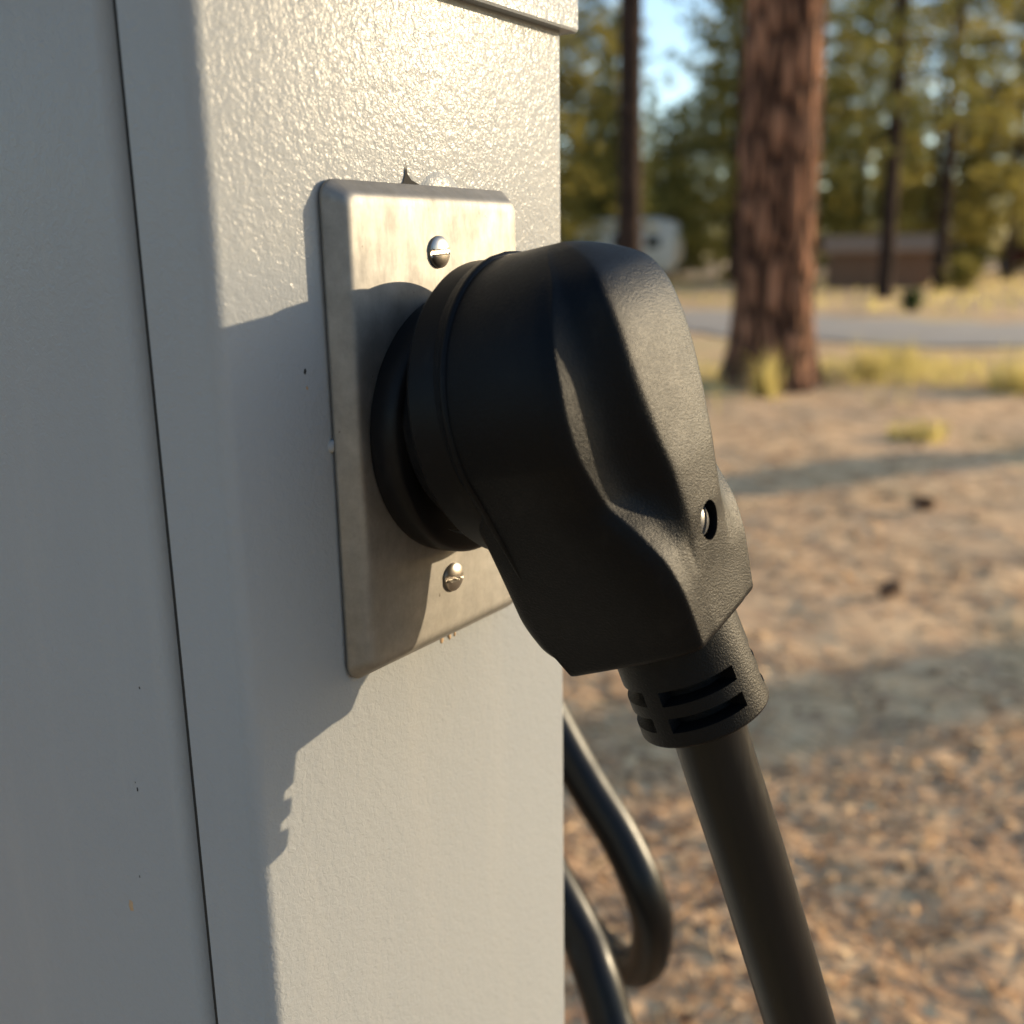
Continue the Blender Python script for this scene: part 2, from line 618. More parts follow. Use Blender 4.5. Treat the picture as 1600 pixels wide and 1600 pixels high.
def extrude_plan(name, plan, z0, z1, mat, parent, sharp=30, nz=2):
    """plan: list of (a, b) mm, closed"""
    n = len(plan)
    V, F = [], []
    for k in range(nz):
        z = z0 + (z1 - z0) * k / (nz - 1)
        V += [Wp(a, b, z) for a, b in plan]
    F = grid_faces(nz, n)
    F.append(tuple(range(n)))
    F.append(tuple(range((nz - 1) * n, nz * n)))
    return mesh_obj(name, V, F, mat, parent, sharp=sharp)


def arc(ca, cb, r, t0, t1, n=10):
    return [(ca + r * math.cos(R(t0 + (t1 - t0) * k / n)), cb + r * math.sin(R(t0 + (t1 - t0) * k / n))) for k in range(n + 1)]


Z_BOT = -ZP / MM - 60
RC = 3.6
plan = [(-58, -21.4), (-64.6, -21.4), (-65, -21.0)]
plan += arc(-65 + RC, -RC, RC, 180, 90)
plan += arc(63.5 - 1.0, -1.0, 1.0, 90, 0, 5)
plan += [(63.5, -165), (-58, -165)]
extrude_plan('housing', plan, Z_BOT, 101.5, M['paint'], ped)
RD = 4.6
plan = [(-58.4, -24.4)] + arc(-65.3 + RD, -24.4 - RD, RD, 90, 180, 10) + [(-65.3, -163), (-58.4, -163)]
extrude_plan('door_panel', plan, Z_BOT + 75, 99, M['paint'], ped)
extrude_plan('door_gap_shade', [(-62.9, -21.5), (-62.9, -26.0), (-58.2, -26.0), (-58.2, -21.5)], Z_BOT + 75, 99, M['gasket'], ped)  # added black strip, paints the shade deep in the gap beside the door
# cap with overhanging lip
cp = [(-69.5, -169), (-69.5, 2.2)] + arc(-69.5 + 2, 2.2, 2, 180, 90, 4)[1:] + arc(67 - 1.5, 2.7, 1.5, 90, 0, 5) + [(67, -169)]
V, F = [], []
n = len(cp)
ca, cb = -1.2, -82
prof = [(101.2, 0.985), (100.9, 0.995), (101.5, 1.0), (140, 1.0), (142, 0.985), (150, 0.9), (154, 0.0001)]
for z, s in prof:
    V += [Wp(ca + (a - ca) * s, cb + (b - cb) * s, z) for a, b in cp]
F = grid_faces(len(prof), n) + [tuple(range(n))]
mesh_obj('cap', V, F, M['paint'], ped, sharp=35)

# knockout dimple and torn paint above the plate, chips
V, F = [], []
nr, ns = 7, 32
for i in range(nr):
    u = i / (nr - 1)
    rr = 9.6 * (1 - u)
    hh = 0.0 + 0.6 * math.sin(min(1, u * 3.2) * math.pi / 2)
    V += [Wp(7.2 + rr * math.cos(2 * math.pi * k / ns), hh, 51.2 + rr * math.sin(2 * math.pi * k / ns)) for k in range(ns)]
F = grid_faces(nr, ns)
mesh_obj('knockout', V, F, M['paint'], ped)
tri = [(-8.5, 56.6), (-6.6, 57.7), (-5.9, 59.2), (-5.45, 62.2), (-4.9, 59.6), (-3.6, 58.3), (-1.4, 57.6), (0.8, 56.8)]
mesh_obj('torn_paint', [Wp(a, 0.25, z) for a, z in tri], [tuple(range(len(tri)))], M['hole'], ped, smooth=False)


def chip(name, a, b, z, r, mat, face='b', seed=0, thick=0.25):
    rnd = random.Random(seed)
    n = 9
    V = []
    for lvl in (0, 1):
        for k in range(n):
            t = 2 * math.pi * k / n
            q = r * (0.6 + 0.55 * rnd.random()) * (1 if lvl == 0 else 0.75)
            dx, dz = q * math.cos(t) * 0.6, q * math.sin(t)
            h = 0 if lvl == 0 else thick
            V.append(Wp(a + dx, b + h, z + dz) if face == 'b' else Wp(a - h, b + dx, z + dz))
    F = grid_faces(2, n) + [tuple(range(n, 2 * n))]
    return mesh_obj(name, V, F, mat, ped)


chip('paint_chip', -65.2, -52.4, -122.5, 2.4, M['rust'], 'a', 1, 0.15)
chip('rust_crumb', 2.0, 0, -59.6, 1.3, M['rust'], 'b', 2, 0.2)
chip('rust_crumb', 5.2, 0, -59.4, 1.5, M['rust'], 'b', 3, 0.25)
chip('rust_crumb', 7.6, 0, -59.9, 0.9, M['rust'], 'b', 13, 0.2)
chip('paint_chip', -65.2, -43.6, -86.2, 0.9, M['hole'], 'a', 4, 0.1)
chip('paint_chip', -65.2, -44.2, -84.6, 0.5, M['hole'], 'a', 5, 0.1)
chip('paint_chip', -41.6, 0, 16.6, 0.75, M['hole'], 'b', 6, 0.1)
chip('paint_chip', -41.3, 0, 13.0, 0.6, M['rust'], 'b', 7, 0.1)
chip('paint_chip', -65.2, -38.0, -58.0, 0.7, M['hole'], 'a', 8, 0.1)
chip('paint_chip', -65.2, -47.0, -112.0, 0.7, M['hole'], 'a', 9, 0.1)
chip('sealant_blob', -35.0, 0, -1.0, 1.8, M['paint'], 'b', 10, 0.9)

# ------------------------------------------------------------------ wall plate
plate = empty('wall_plate', Wp(0, 0, 0))
tag(plate, 'weathered stainless steel socket cover plate screwed to the grey box', 'wall plate')


def rrect(hw, hh, r, n=6):
    pts = []
    for (sx, sy, t0) in ((1, 1, 0), (-1, 1, 90), (-1, -1, 180), (1, -1, 270)):
        for k in range(n + 1):
            t = R(t0 + 90 * k / n)
            pts.append((sx * (hw - r) + r * math.cos(t), sy * (hh - r) + r * math.sin(t)))
    return pts


prof = [(1.0, 0.6), (0.1, 0.6), (0.0, 0.8), (0.0, 1.35), (0.25, 1.7), (0.9, 2.5), (1.9, 3.9), (2.5, 4.8), (3.0, 5.4), (3.6, 5.78), (4.4, 5.95), (5.6, 6.0), (9, 6.0)]
V, F = [], []
for ins, b_ in prof:
    ring = rrect(35 - ins, 57.2 - ins, max(0.6, 4.2 - ins * 0.45))
    V += [Wp(a, b_, z - (1.4 * (57.2 - z) / 114.4)) for a, z in ring]
n = len(rrect(30, 50, 2))
F = grid_faces(len(prof), n)
# flat face with the round socket hole
hole = []
last = V[-n:]
for p in last:
    a_, z_ = p[1] / MM, (p[2] - ZP) / MM
    t = math.atan2(z_, a_)
    hole.append(Wp(3.4 + 25.0 * math.cos(t), 6.0, -0.5 + 25.0 * math.sin(t)))
V += hole
k0 = (len(prof) - 1) * n
F += [(k0 + j, k0 + (j + 1) % n, k0 + n + (j + 1) % n, k0 + n + j) for j in range(n)]
V += [Wp((p[1] / MM) * 0.99, 3.0, (p[2] - ZP) / MM * 0.99) for p in hole]
F += [(k0 + n + j, k0 + n + (j + 1) % n, k0 + 2 * n + (j + 1) % n, k0 + 2 * n + j) for j in range(n)]
po = mesh_obj('plate', V, F, M['steel'], plate, sharp=60)
ring = rrect(33.6, 55.6, 3)
V = [Wp(a, 0.0, z) for a, z in ring] + [Wp(a, 1.2, z) for a, z in ring]
mesh_obj('gasket', V, grid_faces(2, len(ring)) + [tuple(range(len(ring), 2 * len(ring)))], M['gasket'], plate)


def screw_head(name, a0, b0, z0, r, dome, parent, slot_ang=0.0, mat=None, slot_w=0.62, axis=None):
    """slotted oval head; axis: optional (origin, u, v, w) frame in world metres"""
    nr, ns = 26, 56
    V = []
    for i in range(nr):
        rr = r * i / (nr - 1)
        for k in range(ns):
            t = 2 * math.pi * k / ns
            x, y = rr * math.cos(t), rr * math.sin(t)
            u = x * -math.sin(slot_ang) + y * math.cos(slot_ang)
            h = dome * math.sqrt(max(0, 1 - (rr / r) ** 2 * 0.93))
            if abs(u) < slot_w: h = min(h, dome * 0.32)
            if i == nr - 1: h = -0.3
            if axis: V.append(axis[0] + (axis[1] * x + axis[2] * y + axis[3] * h) * MM)
            else: V.append(Wp(a0 + x, b0 + h, z0 + y))
    F = grid_faces(nr, ns)
    return mesh_obj(name, V, F, mat or M['screw'], parent, sharp=38)


screw_head('screw', -1.4, 5.95, 41.6, 3.9, 1.7, plate, R(4))
screw_head('screw', 0.2, 5.95, -40.4, 3.9, 1.7, plate, R(-3))

# ------------------------------------------------------------------ socket
sock = empty('power_socket', Wp(0, 6, 0))
tag(sock, 'round black socket face seated in the steel plate behind the plug', 'socket')


def lathe_mm(profile, n, fn, close=False):
    """profile: (height, radius) list; fn(h, x, y) -> world"""
    V = []
    for h, r in profile:
        V += [fn(h, r * math.cos(2 * math.pi * k / n), r * math.sin(2 * math.pi * k / n)) for k in range(n)]
    return V, grid_faces(len(profile), n)


V, F = lathe_mm([(2, 24), (5.9, 24.4), (6.15, 31.6), (6.4, 32.3), (8.5, 32.4), (12.4, 32.0), (13.4, 31.2), (13.8, 30.0), (13.8, 27.5), (11.5, 27), (11.5, 0.01)], 96,
                lambda h, x, y: Wp(3.4 + x, h, -0.5 + y))
mesh_obj('face', V, F, M['socket'], sock, sharp=35)

# ------------------------------------------------------------------ plug
TILT = R(10)
ROLL = R(10)
cr_, sr_ = math.cos(ROLL), math.sin(ROLL)
ct, st = math.cos(TILT), math.sin(TILT)
QZ0 = 2.0


def PQ(a, p, q):
    """plug frame: p outward along the plug axis, q up across it"""
    a, q = a * cr_ - q * sr_, a * sr_ + q * cr_
    return Wp(a, 12 + p * ct - q * st, QZ0 + p * st + q * ct)


plug = empty('power_plug', Wp(0, 30, 0))
tag(plug, 'black right angle power plug with heavy cord, pushed into the socket', 'plug')

QT, QB = 35.4, -53.2
RB, QC = 33.9, 1.5


def body_params(q):
    w_c = np.sqrt(np.maximum(RB ** 2 - (q - QC) ** 2, 0.0))
    w_l = pchip([-60, -54, -38, -18, -6], [18.0, 18.8, 22.8, 28.6, 33.06], q)
    w = np.where(q >= -6, w_c, w_l)
    w = np.maximum(w, 0.8)
    K = [35.4, 33.8, 27.5, 17, 7, -6, -16, -25, -33, -41, -54]
    ps = pchip(K, [39, 44, 52.8, 56.3, 57.4, 58.3, 58.9, 58.9, 58.4, 58.4, 59.0], q)
    psh = pchip(K, [36, 38.8, 44.8, 47.0, 48.0, 48.0, 48.7, 53.4, 57.0, 58.3, 58.6], q)
    pv = pchip(K, [37.5, 40, 46, 47.0, 45.0, 42.4, 41.6, 45.5, 56.2, 58.4, 58.9], q)
    fr = pchip(K, [0.7, 0.76, 0.85, 0.885, 0.885, 0.87, 0.855, 0.835, 0.83, 0.84, 0.86], q)
    fs = pchip(K, [0.35, 0.45, 0.58, 0.50, 0.455, 0.41, 0.385, 0.37, 0.40, 0.42, 0.42], q)
    pin = pchip([35.4, 20, 0, -40, -47, -54], [17, 15.2, 15, 15.2, 17.4, 26.5], q)
    return w, ps, psh, pv, fr, fs, pin


def body_contour(q, scale=1.0):
    w, ps, psh, pv, fr, fs, pin = (float(v) for v in body_params(np.array(q)))
    wr, ws = w * fr, w * fs
    lw = 1.3 * min(1.0, max(0.0, (23.0 - q) / 14.0))        # narrow ledge along the shoulder
    kb = 1.0 - min(1.0, max(0.0, (-33.0 - q) / 7.0))      # fades the spine's own edge out on the square block
    H = [(0.0, pin), (0.55 * w, pin), (w * 0.93, pin + 0.3), (w, pin + 2.4), (w, min(22.0, psh - 8)),
         (w * 0.985, psh - 12 if psh - 12 > pin + 4 else pin + 4), (wr + (w - wr) * 0.45, psh - 3.4), (wr, psh - 0.9), (wr - lw * .5 - .3, psh - .05), (wr - lw - .3, psh + .15),
         (ws + (wr - lw - ws) * .5, psh + .17 * (ps - psh)), (ws + (wr - lw - ws) * .20, psh + .52 * (ps - psh)), (ws, ps - 0.7 * kb), (ws * 0.8, ps), (0.0, ps + 0.35 * kb)]
    pts = [(-a, p) for a, p in H[1:-1]][::-1]
    loop = H + pts          # closed
    for _ in range(2):
        new = []
        m = len(loop)
        for i in range(m):
            a, b = loop[i], loop[(i + 1) % m]
            new.append((a[0] * .75 + b[0] * .25, a[1] * .75 + b[1] * .25))
            new.append((a[0] * .25 + b[0] * .75, a[1] * .25 + b[1] * .75))
        loop = new
    if scale != 1.0:
        cp_ = 41.0
        loop = [(a * scale, cp_ + (p - cp_) * scale) for a, p in loop]
    return loop


tq = np.linspace(0, 1, 120)
qs = QT - (QT - QB) * np.where(tq < .3, (tq / .3) ** 2 * .22, .22 + (tq - .3) / .7 * .78)
V, rings = [], 0
slices = [(q, 1.0, 0) for q in qs] + [(QB - 0.7, 0.985, 0), (QB - 1.15, 0.955, 0), (QB - 1.35, 0.91, 0), (QB - 1.4, 0.4, 0)]
for q, s, _ in slices:
    for a, p in body_contour(max(q, QB), s):
        sh = -6.5 * (59 - p) / 32 * max(0.0, min(1.0, (-22 - q) / 31)) ** 1.5
        V.append(PQ(a, p, q + sh))
    rings += 1
n = len(V) // rings
F = grid_faces(rings, n) + [tuple(range(n)), tuple(range((rings - 1) * n, rings * n))]
body = mesh_obj('body', V, F, M['plug'], plug, sharp=50)


def boolean_cut(obj, V, F):
    c = mesh_obj('cutter', V, F, None, None, smooth=False)
    md = obj.modifiers.new('cut', 'BOOLEAN')
    md.operation = 'DIFFERENCE'
    md.solver = 'EXACT'
    md.object = c
    bpy.context.view_layer.update()
    dg = bpy.context.evaluated_depsgraph_get()
    me = bpy.data.meshes.new_from_object(obj.evaluated_get(dg))
    if len(me.polygons) > 100:
        obj.modifiers.clear()
        obj.data = me
        me.name = obj.name
        me.polygons.foreach_set('use_smooth', [True] * len(me.polygons))
        me.set_sharp_from_angle(angle=R(50))
    else:
        obj.modifiers.clear()
    bpy.data.objects.remove(c, do_unlink=True)


QH = -30.2
V, F = lathe_mm([(49.5, 4.4), (66, 4.55)], 40, lambda h, x, y: PQ(x, h, QH + y))
F += [tuple(range(40)), tuple(range(40, 80))]
boolean_cut(body, V, F)
o0 = Vector(PQ(0, 56.0, QH))
ex = (Vector(PQ(1, 0, 0)) - Vector(PQ(0, 0, 0))).normalized(); ep = (Vector(PQ(0, 1, 0)) - Vector(PQ(0, 0, 0))).normalized(); eq = (Vector(PQ(0, 0, 1)) - Vector(PQ(0, 0, 0))).normalized()
screw_head('screw', 0, 0, 0, 3.7, 1.9, plug, R(60), M['dark_screw'], 0.55, (o0, ex, eq, ep))

# boot flange and hidden core with blades
V, F = lathe_mm([(11.6, 5), (11.6, 33.8), (11.9, 34.5), (12.8, 35.0), (16, 34.6), (19.2, 34.1), (20.8, 33.6), (21.0, 20)], 110, lambda h, x, y: PQ(x, h, 0.9 + y))
mesh_obj('boot', V, F, M['boot'], plug, sharp=35)
V, F = lathe_mm([(1, 0.01), (1, 25.4), (2, 26.2), (12, 26.4)], 64, lambda h, x, y: PQ(x, h, -1 + y))
mesh_obj('core', V, F, M['boot'], plug, sharp=35)
# seam bead following the outline of the body
path, mirror = [], []
for q in np.concatenate([np.linspace(-50, 27, 50), np.linspace(28, QT - 0.15, 26)]):
    w = float(body_params(np.array(q))[0]) - 0.15
    pp = 21.6 + max(0, -q - 20) * 0.05
    path.append(Vector(PQ(-w, pp, q)))
    mirror.append(Vector(PQ(w, pp, q)))
path += mirror[::-1]
V, F = tube(path, [0.95 * MM * min(1, 0.25 + i * 0.03, 0.25 + (len(path) - 1 - i) * 0.03) for i in range(len(path))], 10)
mesh_obj('seam_ridge', V, F, M['boot'], plug)
# moulding line scars along the spine
for qa, qb, off in ((20.5, 12.0, -2.0), (3.0, -3.5, -0.2), (-5.5, -9, 0.5), (-14, -17.5, 0.4)):
    pth = []
    for q in np.linspace(qa, qb, 12):
        pth.append(Vector(PQ(off + 0.3 * math.sin(q * 1.1), float(body_params(np.array(q))[1]) - 0.02, q)))
    V, F = tube(pth, [0.17 * MM * math.sin(math.pi * (i + .6) / 12.6) for i in range(12)], 6)
    mesh_obj('mould_line', V, F, M['hole'], plug)

# strain relief collar with slots
CP0, CQ0, CP1, CQ1 = 41.6, -48.0, 46.6, -80.4        # collar axis in the plug frame
clen = math.hypot(CP1 - CP0, CQ1 - CQ0)
adp, adq = (CP1 - CP0) / clen, (CQ1 - CQ0) / clen
sdp, sdq = -adq, adp
nh, na = 170, 264
z_slots = [(clen - 14.7, clen - 11.1), (clen - 7.9, clen - 4.3)]


def collar_pt(h, r, t):
    return PQ(-r * math.sin(t), CP0 + adp * h + sdp * r * math.cos(t), CQ0 + adq * h + sdq * r * math.cos(t))


V = []
for h in np.linspace(0, clen, nh):
    u = h / clen
    base = 15.4 + 0.6 * u
    if clen - h < 0.9: base -= (0.9 - (clen - h)) ** 2 * 1.0
    for k in range(na):
        t = 360.0 * k / na
        tt = (t + 180) % 360 - 180          # 0 = outward, 90 = the -a side, 180 = wall side
        r = base
        for s0, s1 in z_slots:
            if s0 <= h <= s1:
                for c0, c1 in ((20, 88), (106, 168), (-88, -20), (-168, -106)):
                    if c0 <= tt <= c1: r = base - 4.6
        V.append(collar_pt(h, r, R(t)))
F = grid_faces(nh, na)
i0 = len(V)
V += [collar_pt(clen - 0.5, 8.0, R(360.0 * k / na)) for k in range(na)]
b0 = (nh - 1) * na
F += [(b0 + k, b0 + (k + 1) % na, i0 + (k + 1) % na, i0 + k) for k in range(na)]
mesh_obj('strain_relief', V, F, M['collar'], plug, sharp=32)

# cord from the plug down to the ground
CR = 9.1 * MM
pts = [PQ(0, 43.6, -61), PQ(0, 46.4, -79), PQ(0, 47.0, -90), PQ(0, 49.8, -123.4), PQ(0, 53.1, -173), PQ(0, 55, -205), Wp(40, 112, -290), Wp(32, 138, -420), Wp(10, 166, -560),
       Wp(-20, 190, -700), Wp(-70, 230, -840), Wp(-190, 300, -888), Wp(-420, 420, -893), Wp(-800, 560, -893), Wp(-1500, 640, -890)]
V, F = tube(spline(pts, 14), CR, 40)
mesh_obj('cord', V, F, M['cable'], plug, sharp=60)

# spare cable looped behind the box
lp = [(-0.26, 0.17, 0.93), (-0.20, 0.205, 0.86), (-0.140, 0.2135, 0.772), (-0.0949, 0.2118, 0.7077), (-0.0781, 0.2108, 0.6862), (-0.0605, 0.2105, 0.6651), (-0.0454, 0.2082, 0.6429), (-0.0404, 0.211, 0.6197),
      (-0.0493, 0.2206, 0.5887), (-0.0698, 0.2323, 0.5708), (-0.0911, 0.2466, 0.5639), (-0.1101, 0.2582, 0.5633), (-0.1347, 0.2678, 0.5688), (-0.20, 0.27, 0.62), (-0.24, 0.23, 0.70), (-0.20, 0.20, 0.745), (-0.135, 0.185, 0.712),
      (-0.0764, 0.1716, 0.6566), (-0.0568, 0.1668, 0.6366), (-0.0443, 0.1596, 0.6254), (-0.0347, 0.1555, 0.6103), (-0.0248, 0.1503, 0.5909), (-0.012, 0.146, 0.54), (-0.01, 0.15, 0.40), (-0.03, 0.17, 0.2), (-0.05, 0.22, 0.05), (-0.02, 0.32, 0.02), (-0.2, 0.5, 0.02), (-0.6, 0.55, 0.02)]
V, F = tube(spline(lp, 12), CR * 1.17, 32)
lo_ = mesh_obj('looped_cable', V, F, M['cable'], None, sharp=60)
tag(lo_, 'spare black cable hanging in a loop behind the grey box', 'cable')


# ------------------------------------------------------------------ trees
def trunk_mesh(h, r0, r1, seed, flare=0.35, nr=70, ns=40, rough=0.06):
    t = np.linspace(0, 1, nr) ** 1.6
    z = t * h - 0.15
    a = np.linspace(0, 2 * np.pi, ns, endpoint=False)
    rad = r1 + (r0 - r1) * (1 - t) ** 0.8
    rad = rad + r0 * flare * np.exp(-np.maximum(z, 0) / (r0 * 0.9))
    A, Z = np.meshgrid(a, z)
    Rr = np.repeat(rad[:, None], ns, 1)
    lobes = 1 + 0.10 * np.exp(-np.maximum(Z, 0) / (r0 * 1.3)) * np.cos(5 * A + seed)
    cx, cy = np.cos(A), np.sin(A)
    d = vnoise(cx * 4.2 + seed, cy * 4.2, Z * 1.2, seed) * .6 + vnoise(cx * 9 + seed, cy * 9, Z * 2.4, seed + 1) * .5
    fur = np.abs(vnoise(cx * 6.5, cy * 6.5 + seed, Z * 1.0, seed + 2))
    Rr = Rr * (lobes + rough * d + rough * 1.2 * np.minimum(fur * 3, 1) - rough * .8)
    lean = 0.012 * h * (t ** 2) * math.sin(seed)
    X = Rr * cx + lean[:, None]
    Y = Rr * cy
    return np.stack([X, Y, Z], -1).reshape(-1, 3), grid_faces_np(nr, ns)


def crown_mesh(h, base, rmax, nb, seed, blades=9, ll=0.24, wd=0.045, shape='pine'):
    """returns (twig tube verts, faces), (needle verts, faces)"""
    rg = np.random.default_rng(seed)
    bv, bf, tips = [], [], []
    for i in range(nb):
        u = (i + rg.random()) / nb
        z = base + (h - base) * u ** 0.9
        if shape == 'pine':
            L = rmax * (0.45 + 0.55 * math.sin(math.pi * min(1, 0.25 + 0.75 * u))) * (0.55 + 0.6 * rg.random()) * (1 - 0.55 * u ** 3)
        else:
            L = rmax * (1 - u) ** 0.75 * (0.65 + 0.45 * rg.random()) + 0.2
        az = rg.random() * 2 * math.pi
        el = R(rg.uniform(-18, 22) + 22 * u)
        d = np.array([math.cos(az) * math.cos(el), math.sin(az) * math.cos(el), math.sin(el)])
        npt = 6
        pts = []
        for k in range(npt):
            t = k / (npt - 1)
            p = np.array([0, 0, z]) + d * L * t + np.array([0, 0, -0.16 * L * t * t + 0.09 * L * t ** 4])
            p = p + rg.normal(0, 0.03 * L, 3) * t
            pts.append(p)
        # branch as thin 4-sided tube
        off = len(bv) * 4
        for k, p in enumerate(pts):
            r_ = 0.028 * (1 - 0.8 * k / (npt - 1)) * (0.6 + L * 0.3)
            bv.append([p + np.array([r_, 0, 0]), p + np.array([0, r_, 0.0]), p + np.array([-r_, 0, 0]), p + np.array([0, -r_ * .3, -r_])])
        for k in range(npt - 1):
            for j in range(4):
                a0 = off + k * 4 + j; a1 = off + k * 4 + (j + 1) % 4
                bf.append((a0, a1, a1 + 4, a0 + 4))
        nt_ = max(3, int(L * 7))
        for k in range(nt_):
            t = rg.uniform(0.25, 1.0) ** 0.8
            i0 = min(int(t * (npt - 1)), npt - 2)
            p = pts[i0] + (pts[i0 + 1] - pts[i0]) * (t * (npt - 1) - i0)
            spread = 0.22 * L * (1 - 0.3 * t)
            tips.append(np.concatenate([p + rg.normal(0, 1, 3) * np.array([spread, spread, spread * .30]), d]))
    tips = np.array(tips)
    nT = len(tips)
    C = np.repeat(tips[:, :3], blades, 0)
    D = np.repeat(tips[:, 3:], blades, 0) * 0.6 + rg.normal(0, 0.65, (nT * blades, 3)) + np.array([0, 0, 0.15])
    D /= np.linalg.norm(D, axis=1)[:, None]
    Sd = np.cross(D, rg.normal(0, 1, D.shape))
    Sd /= np.linalg.norm(Sd, axis=1)[:, None] + 1e-9
    Ln = ll * rg.uniform(0.6, 1.3, (len(D), 1))
    v0 = C - Sd * wd * .5
    v1 = C + Sd * wd * .5
    v2 = C + D * Ln
    NV = np.stack([v0, v1, v2], 1).reshape(-1, 3)
    NF = np.arange(len(NV)).reshape(-1, 3)
    BV = np.array(bv).reshape(-1, 3)
    BF = np.array(bf)
    return (BV, BF), (NV, NF)


def build_tree(name, loc, h, r0, base, rmax, nb, seed, leaf, bark, shape='pine', r1=None, blades=9, ll=0.24, wd=0.045, nr=60, ns=32, rough=0.06, flare=0.3):
    root = empty(name, loc)
    V, F = trunk_mesh(h * 0.97, r0, r1 if r1 else r0 * 0.12, seed, nr=nr, ns=ns, rough=rough, flare=flare)
    tr = fast_obj('trunk', V, F, M[bark], root, smooth=True)
    (bv, bf), (nv, nf) = crown_mesh(h, base, rmax, nb, seed, blades, ll, wd, shape)
    fast_obj('limbs', bv, bf, M[bark], root)
    fast_obj('crown', nv, nf, M[leaf], root)
    return root


def copy_tree(src, loc, rz, s):
    c = src.copy()
    COL.objects.link(c)
    c.location = loc
    c.rotation_euler = (0, 0, rz)
    c.scale = (s, s, s * random.uniform(0.92, 1.1))
    for ch in src.children:
        d = ch.copy()
        COL.objects.link(d)
        d.parent = c
    return c


def gloc(r, f, dz=-0.03):
    x, y = rf(r, f)
    return (x, y, dz)


# the big ponderosa
big = build_tree('ponderosa_pine', gloc(1.96, 7.75), 24, 0.290, 7.5, 3.6, 120, 3, 'leaf_a', 'bark', r1=0.10, nr=150, ns=110, rough=0.05, flare=0.42)
tag(big, 'thick ponderosa pine trunk with orange brown bark, sunlit along one side', 'tree')
sl = build_tree('pine_tree', gloc(1.67, 14.5), 19, 0.17, 6.8, 2.3, 110, 11, 'leaf_a', 'bark2', r1=0.05)
tag(sl, 'slender dark pine trunk standing before the white trailer', 'tree')
t3 = build_tree('pine_tree', gloc(8.2, 22.8), 17, 0.17, 2.6, 2.4, 120, 17, 'leaf_b', 'bark2', r1=0.04)
tag(t3, 'dark pine trunk standing right in front of the brown shed', 'tree')
t4 = build_tree('pine_tree', gloc(10.7, 26.0), 18, 0.15, 2.2, 2.6, 130, 23, 'leaf_a', 'bark2', r1=0.04)
tag(t4, 'thin pine with golden needles between the shed and the parked cars', 'tree')

# background kinds
kinds = []
kinds.append(build_tree('pine_tree', gloc(0.6, 30), 15, 0.19, 1.5, 2.9, 170, 31, 'leaf_a', 'bark2', blades=11, ll=0.30, wd=0.06))
kinds.append(build_tree('fir_tree', gloc(10.3, 48), 16, 0.20, 0.7, 2.8, 230, 37, 'leaf_b', 'bark2', 'fir', blades=12, ll=0.30, wd=0.07))
kinds.append(build_tree('pine_tree', gloc(16.9, 35.5), 13, 0.16, 1.2, 2.4, 150, 41, 'leaf_a', 'bark2', blades=11, ll=0.30, wd=0.06))
kinds.append(build_tree('fir_tree', gloc(5.3, 52), 12, 0.16, 0.5, 2.3, 190, 43, 'leaf_b', 'bark2', 'fir', blades=12, ll=0.30, wd=0.07))
LAB = ['olive pine with open crown in the wood behind the camp', 'dark green fir with dense crown in the wood behind the camp']
GRP = ['pines in the background wood', 'firs in the background wood']
for i, k in enumerate(kinds): tag(k, LAB[i % 2], 'tree', GRP[i % 2])
spots = [(0, 1.5, 34, 1.0), (3, 3.7, 41, 0.62), (1, 6.3, 42, 0.42), (3, 7.5, 46, 0.6), (2, 7.9, 37, 1.1), (1, 14.6, 44, 1.0), (0, 14.4, 36, 0.9), (2, 11.4, 40, 0.9), (3, 17.4, 41, 0.6), (2, 20.2, 45, 0.52),
         (0, 20.5, 39, 1.1), (1, 24.5, 45, 1.0), (3, 4.4, 62, 0.75), (1, 9.0, 66, 0.62), (3, 12.5, 68, 0.75), (1, 19.5, 64, 0.6), (3, 24, 66, 0.75), (2, 29, 64, 0.7), (3, 28, 56, 0.6), (1, 7.2, 72, 0.55), (0, 3.0, 75, 0.7), (3, 16.2, 72, 0.8), (1, 27, 76, 0.6),
         (1, 5.6, 84, 0.7), (3, 8.2, 88, 0.8), (1, 11.5, 82, 0.6), (3, 14, 86, 0.85), (1, 17.8, 84, 0.6), (3, 20.5, 80, 0.7), (1, 23.2, 86, 0.6), (3, 27, 84, 0.85), (1, 31, 82, 0.7), (3, 35, 80, 0.85), (3, 2.4, 84, 0.85), (1, 34, 90, 0.8), (3, 25.4, 58, 0.42), (1, 22.4, 57, 0.33), (3, 13.0, 55, 0.5), (1, 6.9, 55, 0.34), (3, 16.0, 52, 0.42),
         (2, -1.2, 50, 1.2), (1, -5, 42, 1.1), (0, -8, 36, 1.0),
         (3, -11, 48, 1.2), (2, -15, 38, 1.0), (1, -20, 46, 1.2), (0, -26, 38, 1.1), (2, -30, 30, 1.0), (1, -34, 22, 1.1), (0, -27, 14, 1.0), (3, -32, 6, 1.1), (2, -24, -3, 1.0), (1, -30, -12, 1.2),
         (0, -18, -16, 1.0), (2, -8, -22, 1.1), (1, 2, -26, 1.2), (0, 12, -22, 1.0), (2, -12, -30, 1.2), (1, 24, -26, 1.1)]
for kd, r_, f_, s_ in spots:
    c = copy_tree(kinds[kd], gloc(r_, f_), random.uniform(0, 6.28), s_)
    if kd % 2 and s_ < 0.7 and f_ > 0: tag(c, 'low young fir below the taller trees of the background wood', 'tree', 'young firs in the background wood')
    elif r_ < -4 or f_ < 0:
        if kd % 2: tag(c, 'dark fir across the clearing from the road', 'tree', 'firs across the clearing')
        else: tag(c, 'olive pine across the clearing from the road', 'tree', 'pines across the clearing')
